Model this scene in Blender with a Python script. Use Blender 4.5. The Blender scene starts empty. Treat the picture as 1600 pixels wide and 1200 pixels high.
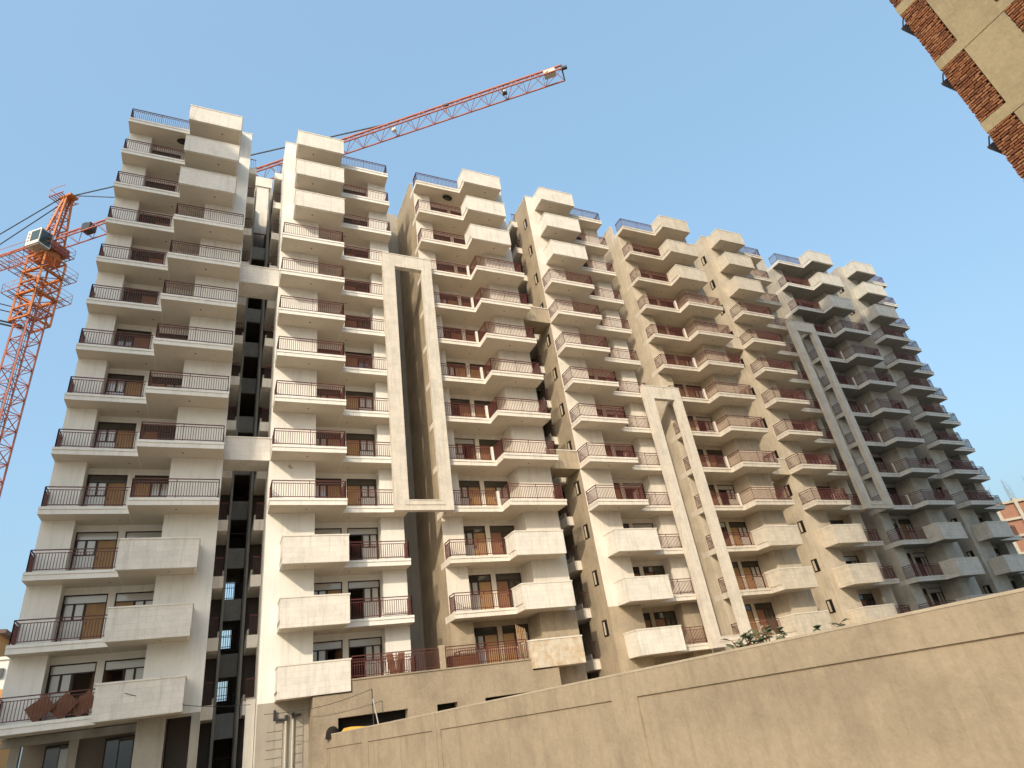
import bpy, bmesh, math, random
from mathutils import Vector, Matrix

rnd = random.Random(7)
S = bpy.context.scene
COL = S.collection
EYE = 1.6                       # camera height over the ground

# ------------------------------------------------------------------ camera
cam = bpy.data.cameras.new('camera')
cam.sensor_width = 36.0
cam.lens = 36.0 * 968.15 / 1600.0
cam.clip_start = 0.05
cam.clip_end = 5000
co = bpy.data.objects.new('camera', cam)
COL.objects.link(co)
CR = ((0.9084889, -0.39448109, -0.13795866), (0.07938951, 0.48701433, -0.86977833), (0.41029895, 0.77923149, 0.47376478))
m = Matrix.Identity(4)
for i in range(3):
    m[i][0] = CR[0][i]; m[i][1] = -CR[1][i]; m[i][2] = -CR[2][i]
m.translation = (0, 0, EYE)
co.matrix_world = m
S.camera = co

# ------------------------------------------------------------------ light
SUN = Vector((-0.93, -1.0, 0.77)).normalized()
EL = math.asin(SUN.z)
AZ = math.atan2(SUN.x, SUN.y)
w = bpy.data.worlds.new('World'); S.world = w; w.use_nodes = True
nt = w.node_tree
sky = nt.nodes.new('ShaderNodeTexSky'); sky.sky_type = 'NISHITA'; sky.sun_disc = False
sky.sun_elevation = EL; sky.sun_rotation = AZ % (2 * math.pi)
sky.altitude = 200; sky.air_density = 1.7; sky.dust_density = 8.0; sky.ozone_density = 5.0
bg = nt.nodes['Background']; bg.inputs['Strength'].default_value = 0.15
hz = nt.nodes.new('ShaderNodeMix'); hz.data_type = 'RGBA'          # thin even haze over the whole sky
hz.inputs[0].default_value = 0.6; hz.inputs[7].default_value = (0.93, 1.52, 2.03, 1)
nt.links.new(sky.outputs[0], hz.inputs[6]); nt.links.new(hz.outputs[2], bg.inputs['Color'])
sl = bpy.data.lights.new('sun', 'SUN'); sl.energy = 1.2; sl.angle = math.radians(1.0); sl.color = (1.0, 0.86, 0.66)
so = bpy.data.objects.new('sun', sl); COL.objects.link(so)
so.rotation_euler = SUN.to_track_quat('Z', 'Y').to_euler()
so.location = (-40, -40, 80)
S.view_settings.view_transform = 'Standard'; S.view_settings.look = 'None'
S.view_settings.exposure = 1.35; S.view_settings.gamma = 1.0; S.view_settings.use_curve_mapping = False

def proj(p):                    # picture position (1600 x 1200) of a world point
    v = (p[0], p[1], p[2] - EYE)
    c = [sum(CR[i][k] * v[k] for k in range(3)) for i in range(3)]
    if c[2] <= 0.1: return (-9999, -9999)
    return (800 + 968.15 * c[0] / c[2], 600 + 968.15 * c[1] / c[2])

# ------------------------------------------------------------------ materials
def mat(name, col, rough=0.85, var=0.12, streak=0.0, scale=1.2, bump=0.0, bscale=30.0, board=0.0, metal=0.0, spec=0.3, dark=None, grit=0.0):
    M = bpy.data.materials.new(name); M.use_nodes = True
    n = M.node_tree.nodes; l = M.node_tree.links; b = n['Principled BSDF']
    b.inputs['Roughness'].default_value = rough; b.inputs['Metallic'].default_value = metal
    b.inputs['Specular IOR Level'].default_value = spec
    dk = dark or tuple(c * 0.62 for c in col)
    tc = n.new('ShaderNodeTexCoord')
    geo = n.new('ShaderNodeNewGeometry')
    out = None
    if var > 0:
        nz = n.new('ShaderNodeTexNoise'); nz.inputs['Scale'].default_value = scale; nz.inputs['Detail'].default_value = 7; nz.inputs['Roughness'].default_value = 0.62
        l.new(geo.outputs['Position'], nz.inputs['Vector'])
        rp = n.new('ShaderNodeMapRange'); rp.inputs[1].default_value = 0.43; rp.inputs[2].default_value = 0.68; rp.inputs[3].default_value = 0; rp.inputs[4].default_value = var
        l.new(nz.outputs['Fac'], rp.inputs[0])
        mx = n.new('ShaderNodeMix'); mx.data_type = 'RGBA'
        mx.inputs[6].default_value = (*col, 1); mx.inputs[7].default_value = (*dk, 1)
        l.new(rp.outputs[0], mx.inputs[0]); out = mx.outputs[2]
    if streak > 0:
        mp = n.new('ShaderNodeMapping'); mp.inputs['Scale'].default_value = (2.6, 2.6, 0.22)
        l.new(geo.outputs['Position'], mp.inputs['Vector'])
        n2 = n.new('ShaderNodeTexNoise'); n2.inputs['Scale'].default_value = 1.6; n2.inputs['Detail'].default_value = 6; n2.inputs['Roughness'].default_value = 0.7
        l.new(mp.outputs[0], n2.inputs['Vector'])
        r2 = n.new('ShaderNodeMapRange'); r2.inputs[1].default_value = 0.5; r2.inputs[2].default_value = 0.72; r2.inputs[3].default_value = 0; r2.inputs[4].default_value = streak
        l.new(n2.outputs['Fac'], r2.inputs[0])
        m2 = n.new('ShaderNodeMix'); m2.data_type = 'RGBA'
        l.new(out, m2.inputs[6]); m2.inputs[7].default_value = (*[c * 0.45 for c in col], 1)
        l.new(r2.outputs[0], m2.inputs[0]); out = m2.outputs[2]
    if grit > 0:                # fine trowel mottling
        n4 = n.new('ShaderNodeTexNoise'); n4.inputs['Scale'].default_value = 9.0; n4.inputs['Detail'].default_value = 10; n4.inputs['Roughness'].default_value = 0.8
        l.new(geo.outputs['Position'], n4.inputs['Vector'])
        r4 = n.new('ShaderNodeMapRange'); r4.inputs[1].default_value = 0.3; r4.inputs[2].default_value = 0.7; r4.inputs[3].default_value = 1 - grit; r4.inputs[4].default_value = 1 + grit
        l.new(n4.outputs['Fac'], r4.inputs[0])
        m4 = n.new('ShaderNodeMix'); m4.data_type = 'RGBA'; m4.blend_type = 'MULTIPLY'; m4.inputs[0].default_value = 1
        l.new(out, m4.inputs[6]); l.new(r4.outputs[0], m4.inputs[7]); out = m4.outputs[2]
    if board > 0:               # faint block courses under the paint
        sp = n.new('ShaderNodeSeparateXYZ'); l.new(geo.outputs['Position'], sp.inputs[0])
        ad = n.new('ShaderNodeMath'); ad.operation = 'ADD'; l.new(sp.outputs[0], ad.inputs[0]); l.new(sp.outputs[1], ad.inputs[1])
        cb = n.new('ShaderNodeCombineXYZ'); l.new(ad.outputs[0], cb.inputs[0]); l.new(sp.outputs[2], cb.inputs[1])
        br = n.new('ShaderNodeTexBrick'); br.inputs['Scale'].default_value = 1.0
        br.inputs['Brick Width'].default_value = 0.62; br.inputs['Row Height'].default_value = 0.26; br.inputs['Mortar Size'].default_value = 0.012; br.inputs['Mortar Smooth'].default_value = 0.6
        br.inputs['Color1'].default_value = (1, 1, 1, 1); br.inputs['Color2'].default_value = (0.93, 0.93, 0.93, 1); br.inputs['Mortar'].default_value = (1 - board,) * 3 + (1,)
        l.new(cb.outputs[0], br.inputs['Vector'])
        mm = n.new('ShaderNodeMix'); mm.data_type = 'RGBA'; mm.blend_type = 'MULTIPLY'; mm.inputs[0].default_value = 1
        l.new(out, mm.inputs[6]); l.new(br.outputs['Color'], mm.inputs[7]); out = mm.outputs[2]
    if bump > 0:
        n3 = n.new('ShaderNodeTexNoise'); n3.inputs['Scale'].default_value = bscale; n3.inputs['Detail'].default_value = 5
        l.new(geo.outputs['Position'], n3.inputs['Vector'])
        bm = n.new('ShaderNodeBump'); bm.inputs['Strength'].default_value = bump; bm.inputs['Distance'].default_value = 0.02
        l.new(n3.outputs['Fac'], bm.inputs['Height']); l.new(bm.outputs[0], b.inputs['Normal'])
    if out: l.new(out, b.inputs['Base Color'])
    else: b.inputs['Base Color'].default_value = (*col, 1)
    return M

M = {}
M['paint'] = mat('white_paint', (0.77, 0.71, 0.625), 0.8, 0.24, 0.34, 0.9, 0.12, 12, grit=0.05)
M['paintw'] = mat('shade_lifted_white', (0.82, 0.79, 0.73), 0.8, 0.18, 0.26, 0.8, 0.10, 12)  # first tower's white, brighter and cooler to lift its shaded wing
M['plaster4'] = mat('grey_plaster', (0.52, 0.485, 0.42), 0.9, 0.55, 0.35, 0.8, 0.2, 10, dark=(0.25, 0.24, 0.215), grit=0.14)  # fourth tower's set: greys cooled towards its shade, plaster darkened too
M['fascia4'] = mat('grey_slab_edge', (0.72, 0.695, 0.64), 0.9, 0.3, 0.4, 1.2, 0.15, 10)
M['soffit4'] = mat('shade_dark_soffit', (0.25, 0.235, 0.205), 0.9, 0.3, 0.0, 1.0, 0.1, 10)  # underside coloured darker than the other soffits to deepen its shade
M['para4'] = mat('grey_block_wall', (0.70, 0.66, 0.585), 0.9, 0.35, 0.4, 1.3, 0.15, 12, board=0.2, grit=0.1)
M['paintdirty'] = mat('aged_paint', (0.68, 0.615, 0.525), 0.85, 0.40, 0.42, 1.3, 0.12, 14, grit=0.12)
M['parapet'] = mat('painted_block', (0.78, 0.73, 0.655), 0.85, 0.30, 0.40, 1.5, 0.12, 14, board=0.16, grit=0.06)
M['parapetraw'] = mat('plastered_block', (0.66, 0.585, 0.475), 0.85, 0.40, 0.40, 1.6, 0.12, 14, board=0.16, grit=0.1)
M['plaster'] = mat('raw_plaster', (0.43, 0.35, 0.25), 0.9, 0.65, 0.40, 0.6, 0.25, 10, dark=(0.25, 0.21, 0.16), grit=0.16)
M['plaster2'] = mat('pale_plaster', (0.61, 0.525, 0.41), 0.9, 0.55, 0.40, 0.7, 0.2, 10, dark=(0.38, 0.325, 0.25), grit=0.12)
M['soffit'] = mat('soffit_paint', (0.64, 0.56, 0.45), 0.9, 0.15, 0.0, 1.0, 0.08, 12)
M['concrete'] = mat('grey_concrete', (0.38, 0.345, 0.29), 0.9, 0.35, 0.35, 1.0, 0.2, 12)
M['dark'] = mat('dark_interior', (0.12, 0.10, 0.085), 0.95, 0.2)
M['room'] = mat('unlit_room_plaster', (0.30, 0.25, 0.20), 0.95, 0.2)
M['hole'] = mat('hole_black', (0.012, 0.01, 0.009), 0.95, 0)
M['rail'] = mat('maroon_railing_paint', (0.12, 0.036, 0.03), 0.45, 0.2, 0, 3.0)
M['frame'] = mat('dark_window_frame', (0.045, 0.022, 0.018), 0.5, 0.1)
M['ply'] = mat('plywood_door', (0.36, 0.22, 0.105), 0.7, 0.45, 0.35, 2.0)
M['ply2'] = mat('brown_door', (0.25, 0.13, 0.075), 0.65, 0.4, 0.3, 2.0)
M['wood'] = mat('red_brown_board', (0.21, 0.095, 0.05), 0.7, 0.5, 0.3, 4.0)
M['wallcream'] = mat('boundary_plaster', (0.335, 0.268, 0.187), 0.92, 0.60, 0.38, 1.1, 0.3, 18, grit=0.13)
M['copingc'] = mat('pale_coping', (0.42, 0.35, 0.26), 0.92, 0.4, 0.2, 2.0, 0.3, 20)
M['podium'] = mat('podium_plaster', (0.37, 0.30, 0.215), 0.92, 0.75, 0.30, 0.55, 0.3, 9, grit=0.18)
M['ground'] = mat('dusty_ground', (0.38, 0.30, 0.205), 0.95, 0.4, 0, 0.2)
M['crane'] = mat('orange_crane_paint', (0.52, 0.17, 0.05), 0.5, 0.25, 0, 1.5)
M['cranered'] = mat('red_crane_paint', (0.40, 0.125, 0.085), 0.5, 0.25, 0, 1.5)
M['cabin'] = mat('white_cab_paint', (0.74, 0.72, 0.66), 0.5, 0.1)
M['cabglass'] = mat('cab_glass', (0.05, 0.075, 0.07), 0.12, 0, spec=0.6)
M['steel'] = mat('dark_steel', (0.05, 0.05, 0.055), 0.5, 0.2)
M['shade'] = mat('shaded_sunshade', (0.07, 0.055, 0.05), 0.9, 0.3)  # dark base colour stands in for the shade on its underside
M['brickback'] = mat('mortar', (0.05, 0.028, 0.018), 0.95, 0.4)
M['panel'] = mat('column_plaster', (0.33, 0.265, 0.16), 0.92, 0.45, 0.25, 1.2, 0.5, 7, grit=0.16)
M['far'] = mat('hazed_far_concrete', (0.42, 0.375, 0.31), 0.9, 0.3)  # paled to put distance haze into the concrete
M['farbrick'] = mat('hazed_far_brick', (0.30, 0.155, 0.105), 0.9, 0.3)  # brick colour greyed and paled for distance haze
M['farrebar'] = mat('rebar_steel', (0.20, 0.17, 0.15), 0.8, 0.2)
M['lemon'] = mat('yellow_sheet', (0.62, 0.36, 0.05), 0.6, 0.2)
M['hive'] = mat('dark_comb', (0.018, 0.013, 0.009), 0.9, 0.5, 0, 8.0, 0.8, 30)
M['stain'] = mat('rust_stained_block', (0.66, 0.585, 0.475), 0.9, 0.85, 0.3, 1.7, 0.15, 12, board=0.1, dark=(0.47, 0.30, 0.13))
M['wire'] = mat('black_cable', (0.03, 0.03, 0.03), 0.6, 0)
M['pipe'] = mat('pale_pipe', (0.55, 0.52, 0.45), 0.5, 0.1)
M['orangewall'] = mat('orange_wall', (0.55, 0.27, 0.09), 0.9, 0.1)
M['farwhite'] = mat('far_white_wall', (0.72, 0.69, 0.64), 0.9, 0.1)
M['roofbrown'] = mat('brown_roof', (0.16, 0.11, 0.09), 0.9, 0.1)

def glass(name, base, rough):
    g = bpy.data.materials.new(name); g.use_nodes = True
    b = g.node_tree.nodes['Principled BSDF']
    b.inputs['Base Color'].default_value = (*base, 1); b.inputs['Roughness'].default_value = rough
    b.inputs['Specular IOR Level'].default_value = 0.8; b.inputs['Coat Weight'].default_value = 0.6; b.inputs['Coat Roughness'].default_value = 0.05
    return g
M['pane'] = glass('pale_glass', (0.46, 0.45, 0.41), 0.15)  # pale base colour under a glossy coat
M['darkpane'] = glass('dark_glass', (0.05, 0.048, 0.038), 0.08)

def brickmats():
    out = []
    for i, c in enumerate([(0.20, 0.075, 0.033), (0.26, 0.105, 0.047), (0.155, 0.06, 0.03), (0.30, 0.14, 0.068)]):
        out.append(mat('fired_clay', c, 0.92, 0.35, 0, 9.0, 0.4, 40))
    return out
BRK = brickmats()

# ------------------------------------------------------------------ mesh builder
class MB:
    def __init__(s, mirror=None):
        s.v = []; s.f = []; s.mi = []; s.mats = []; s.mx = mirror
    def slot(s, m):
        if m not in s.mats: s.mats.append(m)
        return s.mats.index(m)
    def _add(s, vs, fs, m):
        o = len(s.v); k = s.slot(m)
        for p in vs:
            s.v.append((2 * s.mx - p[0], p[1], p[2]) if s.mx is not None else tuple(p))
        for f in fs:
            f = [o + i for i in f]
            if s.mx is not None: f.reverse()
            s.f.append(f); s.mi.append(k)
    def box(s, x0, x1, y0, y1, z0, z1, m):
        if x0 > x1: x0, x1 = x1, x0
        vs = [(x, y, z) for z in (z0, z1) for y in (y0, y1) for x in (x0, x1)]
        s._add(vs, [(0, 2, 3, 1), (4, 5, 7, 6), (0, 1, 5, 4), (2, 6, 7, 3), (0, 4, 6, 2), (1, 3, 7, 5)], m)
    def prism(s, poly, z0, z1, m):
        n = len(poly)
        vs = [(x, y, z0) for x, y in poly] + [(x, y, z1) for x, y in poly]
        s._add(vs, [tuple(reversed(range(n))), tuple(range(n, 2 * n))] + [(i, (i + 1) % n, n + (i + 1) % n, n + i) for i in range(n)], m)
    def bar(s, a, b, t, m, n=4):
        a = Vector(a); b = Vector(b); d = b - a
        if d.length < 1e-6: return
        d.normalize(); u = d.cross(Vector((0, 0, 1)))
        if u.length < 1e-3: u = d.cross(Vector((0, 1, 0)))
        u.normalize(); w_ = d.cross(u)
        r = t * 0.5 * (1.414 if n == 4 else 1)
        vs = []
        for c in (a, b):
            for i in range(n):
                q = 2 * math.pi * (i + 0.5) / n
                vs.append(c + u * (r * math.cos(q)) + w_ * (r * math.sin(q)))
        fs = [(i, (i + 1) % n, n + (i + 1) % n, n + i) for i in range(n)] + [tuple(reversed(range(n))), tuple(range(n, 2 * n))]
        s._add(vs, fs, m)
    def obox(s, c, ax, ay, az, m):    # oriented box: centre and three half vectors
        c, ax, ay, az = map(Vector, (c, ax, ay, az))
        vs = [c + ax * i + ay * j + az * k for k in (-1, 1) for j in (-1, 1) for i in (-1, 1)]
        s._add(vs, [(0, 2, 3, 1), (4, 5, 7, 6), (0, 1, 5, 4), (2, 6, 7, 3), (0, 4, 6, 2), (1, 3, 7, 5)], m)
    def disc(s, x, y, z, r, m, n=10):  # faces down
        s._add([(x + r * math.cos(2 * math.pi * i / n), y + r * math.sin(2 * math.pi * i / n), z) for i in range(n)], [tuple(reversed(range(n)))], m)
    def mesh(s, name):
        me = bpy.data.meshes.new(name); me.from_pydata([tuple(p) for p in s.v], [], s.f)
        for m_ in s.mats: me.materials.append(M[m_] if isinstance(m_, str) else m_)
        me.polygons.foreach_set('material_index', s.mi)
        me.update()
        return me

WL = {}
def link(name, data, parent=None, loc=(0, 0, 0)):
    o = bpy.data.objects.new(name, data); COL.objects.link(o)
    WL[o.name] = Vector(loc)
    if parent:
        o.parent = parent; o.location = Vector(loc) - WL[parent.name]
    else: o.location = loc
    return o
def tag(o, label, cat, group=None):
    o['label'] = label; o['category'] = cat
    if group: o['group'] = group
    return o
def thing(name, label, cat, loc, group=None):
    return tag(link(name, None, None, loc), label, cat, group)
def struct(name, mb):
    o = link(name, mb.mesh(name)); o['kind'] = 'structure'; return o
def recentre(mb, name, loc):
    mb.v = [(p[0] - loc[0], p[1] - loc[1], p[2] - loc[2]) for p in mb.v]
    return mb.mesh(name)
def solo(name, mb, label, cat, loc, group=None):
    return tag(link(name, recentre(mb, name, loc), None, loc), label, cat, group)

# ------------------------------------------------------------------ ground
g = MB(); g.box(-900, 900, -900, 1400, -1.0, 0.0, 'ground'); struct('ground', g)

# ------------------------------------------------------------------ the towers
PER = 19.706
PT, FT = 39.687, 38.638
def fz(r): return FT - 3.0 * (r - 1)         # floor level of balcony row r, relative to the eye
CX = 1.045                                    # mirror line of a tower
GZ = -EYE
XL, XS, XR = -7.65, -4.02, -0.11              # wing: left end, step, right end
XPR = -0.84                                   # right end of a solid parapet
YL, YR, YW, YP, YB = 33.65, 32.40, 34.60, 33.75, 35.40
FH = 0.36

def balcony_mesh(mir, par, hole, edge):
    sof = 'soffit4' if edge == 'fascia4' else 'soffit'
    b = MB(CX if mir else None)
    xr = XPR if par else XR - 0.02
    if not par: b.box(XS - 0.2, XS - 0.04, YL + 0.03, YL + 0.24, 0.0, 0.98, 'paint')
    for x0, x1, yf in ((XL - 0.012, XS, YL), (XS + 0.0, xr, YR)):
        b.box(x0, x1, yf, YB - 0.003, -FH, -0.13, edge)
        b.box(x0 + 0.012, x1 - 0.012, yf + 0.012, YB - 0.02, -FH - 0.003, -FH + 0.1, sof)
        b.box(x0 - 0.0, x1 + (0.02 if x1 == xr else 0), yf - 0.04, YB - 0.006, -0.127, 0.0, edge)
    z = -FH - 0.007
    for x, y, r, m_ in ((-2.0, 33.05, 0.055, 'hole'), (-4.48, 34.6, 0.05, 'hole'), (-2.98, 33.08, 0.04, 'concrete'), (-1.01, 33.05, 0.04, 'concrete'), (-5.5, 34.6, 0.04, 'concrete'), (-3.5, 34.62, 0.04, 'concrete')):
        if par and x > XPR - 0.1: continue
        b.disc(x, y, z, r, m_)
    return b.mesh('balcony')

def run(b, p0, p1, z0=0.12, z1=1.0, step=0.115, post=True):
    p0 = Vector(p0); p1 = Vector(p1); d = p1 - p0; L = d.length
    up = lambda z: Vector((0, 0, z))
    b.bar(p0 + up(z1), p1 + up(z1), 0.045, 'rail')
    b.bar(p0 + up(z1 - 0.14), p1 + up(z1 - 0.14), 0.03, 'rail')
    b.bar(p0 + up(z0), p1 + up(z0), 0.035, 'rail')
    n = max(2, int(L / step))
    for i in range(1, n):
        p = p0 + d * (i / n)
        b.bar(p + up(z0), p + up(z1 - 0.14), 0.024, 'rail')
    k = max(1, round(L / 2.0))
    for i in range(k + 1):
        p = p0 + d * (i / k)
        b.bar(p + up(0.0), p + up(z1), 0.036, 'rail')

def rail_left(mir):
    b = MB(CX if mir else None)
    run(b, (XL + 0.06, YL + 0.09, 0), (XS - 0.03, YL + 0.09, 0))
    run(b, (XL + 0.06, YL + 0.09, 0), (XL + 0.06, YW - 0.01, 0))
    return b.mesh('railing')
def rail_right(mir):
    b = MB(CX if mir else None)
    run(b, (XS + 0.07, YR + 0.09, 0), (XR - 0.09, YR + 0.09, 0))
    run(b, (XS + 0.07, YR + 0.09, 0), (XS + 0.07, YL + 0.08, 0))
    run(b, (XR - 0.09, YR + 0.09, 0), (XR - 0.09, YP - 0.01, 0))
    return b.mesh('railing')
def parapet_mesh(mir, m_):
    b = MB(CX if mir else None)
    h = 1.05; yb = YR + 0.006; t = 0.115
    b.box(XS - 0.045, XPR + 0.02, YR - 0.046, yb + t, -FH - 0.01, h - 0.07, m_)
    b.box(XS - 0.045, XS - 0.045 + t, yb + t, YL + 0.12, 0.0, h - 0.07, m_)
    b.box(XPR + 0.02 - t, XPR + 0.02, yb + t, YP - 0.003, -FH - 0.01, h - 0.07, m_)
    b.box(XS - 0.075, XPR + 0.05, YR - 0.075, yb + t + 0.02, h - 0.07, h, 'paint')
    b.box(XS - 0.075, XS - 0.02 + t, yb + t + 0.02, YL + 0.14, h - 0.07, h, 'paint')
    b.box(XPR - 0.015 - t, XPR + 0.05, yb + t + 0.02, YP - 0.004, h - 0.07, h, 'paint')
    return b.mesh('parapet')

DOORS = ((-6.31, -4.55), (-4.25, -2.53))
def wall_mesh(mir, up, low, side, rlow, open_base=False):
    """one wing: piers, alcove wall with its openings, side walls, floors and rooms behind"""
    b = MB(CX if mir else None)
    zl = fz(rlow) - FH if rlow < 14 else GZ
    zc = (GZ, zl, None)
    def zz(x0, x1, y0, y1, z1, mu=up, ml=low):
        if zl > GZ: b.box(x0, x1, y0, y1, GZ, zl, ml)
        b.box(x0, x1, y0, y1, zl, z1, mu)
    top = FT - FH
    if open_base:                                           # stilted ground floor: columns and dark bays
        b.box(XL, -6.31, YW, YB, zl, top, up); b.box(-2.53, XR, YP, YB + 0.2, zl, PT + 0.06, up)
        b.box(-2.53, -1.44, YP, YB + 0.2, GZ, zl, low); b.box(-0.46, XR, YP, YP + 0.5, GZ, zl, low)
        b.box(-1.44, -0.46, YP + 0.03, YP + 0.3, 2.16, zl, low); b.box(-1.4, -0.5, YB + 0.1, YB + 0.2, GZ, zl, 'dark')
        for xx in (-7.3, -5.2): b.box(xx, xx + 0.35, 36.24, 36.56, GZ, 1.95, 'concrete')
        b.box(XL, -2.5, 36.2, 36.6, 1.95, zl, 'concrete')
        for xx in (-6.45, -4.1): b.box(xx, xx + 0.05, 38.7, 38.75, GZ, 1.9, 'frame'); b.box(xx + 1.15, xx + 1.2, 38.7, 38.75, GZ, 1.9, 'frame'); b.box(xx, xx + 1.2, 38.7, 38.75, 1.9, 1.95, 'frame'); b.box(xx + 0.05, xx + 0.55, 38.72, 38.74, GZ, 1.9, 'darkpane'); b.box(xx + 0.6, xx + 1.15, 38.72, 38.74, GZ, 1.75, 'pane' if xx < -5 else 'darkpane')
    else:
        zz(XL, -6.31, YW, YB, top)                          # outer pier
        zz(-2.53, XR, YP, YB + 0.2, PT + 0.06)              # inner pier
    b.box(-2.56, XR + 0.03, YP - 0.03, YP + 0.3, PT + 0.06, PT + 0.12, 'paint')
    # outer side wall, its own finish on the outside skin
    b.box(XL - 0.006, XL + 0.2, YW + 0.02, 41.5, zl if open_base else GZ, top + 0.1, side)
    b.box(XL - 0.006, XL + 0.2, YB - 0.1, 41.5, top + 0.1, PT + 0.3, side)
    b.box(XL - 0.03, XL + 0.23, YB - 0.12, 41.5, PT + 0.3, PT + 0.36, 'paint')
    # inner side wall to the shaft
    b.box(XR - 0.2, XR + 0.006, YP + 0.02, 36.3, GZ, PT + 0.03, side)
    b.box(XR - 1.3, XR - 0.9, 36.3, 41.4, GZ, PT - 0.1, 'concrete')
    b.box(XR - 1.3, XR - 0.2, 36.1, 36.3, GZ, PT, side)
    # alcove back wall around the doors, storey by storey
    for r in range(2, 14 if open_base else 15):
        z0 = fz(r) - 0.02 if r < 14 else GZ
        z1 = fz(r - 1) - 0.02
        hd = fz(r) + 2.32 if r < 14 else GZ + 2.5
        mu = up if (r <= rlow) else low
        b.box(-6.31, -2.53, YB, YB + 0.2, hd, z1, mu)
        b.box(-4.55, -4.25, YB, YB + 0.2, z0, hd, mu)
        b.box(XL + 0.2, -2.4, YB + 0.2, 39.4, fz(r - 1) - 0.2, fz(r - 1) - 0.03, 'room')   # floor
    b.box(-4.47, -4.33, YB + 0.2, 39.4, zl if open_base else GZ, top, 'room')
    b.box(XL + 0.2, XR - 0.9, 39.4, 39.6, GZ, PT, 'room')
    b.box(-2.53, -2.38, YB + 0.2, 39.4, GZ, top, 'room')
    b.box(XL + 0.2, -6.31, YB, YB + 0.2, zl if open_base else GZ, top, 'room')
    b.box(XL + 0.2, XR - 0.2, YB + 0.2, 41.4, FT - 0.4, FT - 0.05, 'concrete')             # roof slab
    return b.mesh('wall')

def door_meshes(x0, x1, flip, v):
    """frame mesh, leaf mesh, pane mesh; casement on the x0 side unless flipped; v = kind"""
    y = YB + 0.05; h = 2.32; tr = 1.93; xm = x0 + 0.93
    X = (lambda x: x0 + x1 - x) if flip else (lambda x: x)
    fr = MB(); t = 0.055
    def bx(b, a, c, z0, z1, m_, dy=0.0, th=0.07): b.box(X(a), X(c), y + dy, y + dy + th, z0, z1, m_)
    bx(fr, x0, x0 + t, 0, h, 'frame'); bx(fr, x1 - t, x1, 0, h, 'frame')
    bx(fr, x0 + t, x1 - t, h - t, h, 'frame'); bx(fr, x0 + t, x1 - t, tr - t, tr, 'frame')
    bx(fr, xm - t / 2, xm + t / 2, 0, tr - t, 'frame')
    xc = (x0 + t + xm - t / 2) / 2
    bx(fr, x0 + t, xm - t / 2, 1.16, 1.22, 'frame'); bx(fr, xc - 0.05, xc + 0.05, 1.22, tr - t, 'frame')
    bx(fr, x0 + t, x0 + 0.11, 1.22, tr - t, 'frame', 0.004); bx(fr, xm - 0.085, xm - t / 2, 1.22, tr - t, 'frame', 0.004)
    pn = MB()
    tm = 'pane' if v in (2, 3) else 'darkpane'
    bx(pn, x0 + t, x1 - t, tr, h - t, tm, 0.03, 0.012)
    cm = 'darkpane' if v == 1 else 'pane'
    bx(pn, x0 + 0.11, xc - 0.05, 1.22, tr - t, cm, 0.03, 0.012); bx(pn, xc + 0.05, xm - 0.085, 1.22, tr - t, cm, 0.03, 0.012)
    bx(pn, x0 + t, xm - t / 2, 0.06, 1.16, cm, 0.03, 0.012)
    lf = MB(); lm = 'ply' if v in (0, 2) else 'ply2'
    if v == 3:                                                # leaf swung inward
        a = X(x1 - t); sgn = -1 if not flip else 1
        lf.obox((a + sgn * 0.1, y + 0.45, (tr - t) / 2), (sgn * 0.09, 0.36, 0), (0.02, -0.005 * sgn, 0), (0, 0, (tr - t) / 2 - 0.01), lm)
    else:
        bx(lf, xm + t / 2, x1 - t, 0.01, tr - t, lm, 0.02, 0.04)
        bx(lf, xm + t / 2 + 0.06, xm + t / 2 + 0.09, 0.95, 1.1, 'steel', -0.012, 0.03)
    return fr.mesh('door'), lf.mesh('door_leaf'), pn.mesh('window_pane')

DM = {}
for mir in (0, 1):
    for di, (a, c) in enumerate(DOORS):
        flip = di == 1
        if mir: a, c = 2 * CX - c, 2 * CX - a; flip = not flip
        for v in range(4): DM[mir, di, v] = door_meshes(a, c, flip, v)

BALC = {(mir, par, e): balcony_mesh(mir, par, 0, e) for mir in (0, 1) for par in (0, 1) for e in ('paint', 'paintw', 'paintdirty', 'fascia4')}
RL = {mir: rail_left(mir) for mir in (0, 1)}
RR = {mir: rail_right(mir) for mir in (0, 1)}
PARA = {(mir, e): parapet_mesh(mir, e) for mir in (0, 1) for e in ('parapet', 'parapetraw', 'para4', 'stain')}
WALLS = {}
def wallm(*k):
    if k not in WALLS: WALLS[k] = wall_mesh(*k)
    return WALLS[k]

def side_window(mir):                          # small window in the shaft-side wall of a right-hand wing
    b = MB(CX if mir else None)
    x = XR + 0.01; y0, y1, z0, z1 = 34.2, 34.76, 1.05, 2.0
    for q in ((y0, y0 + 0.05, z0, z1), (y1 - 0.05, y1, z0, z1), (y0 + 0.05, y1 - 0.05, z0, z0 + 0.05), (y0 + 0.05, y1 - 0.05, z1 - 0.05, z1)):
        b.box(x - 0.03, x + 0.015, *q, 'frame')
    b.box(x - 0.02, x + 0.003, y0 + 0.05, y1 - 0.05, z0 + 0.05, z1 - 0.05, 'hole')
    b.box(x - 0.01, x + 0.006, y0 + 0.28, y1 - 0.09, z0 + 0.1, z1 - 0.1, 'plaster2')
    return b.mesh('window')
SW = side_window(1)

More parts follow.
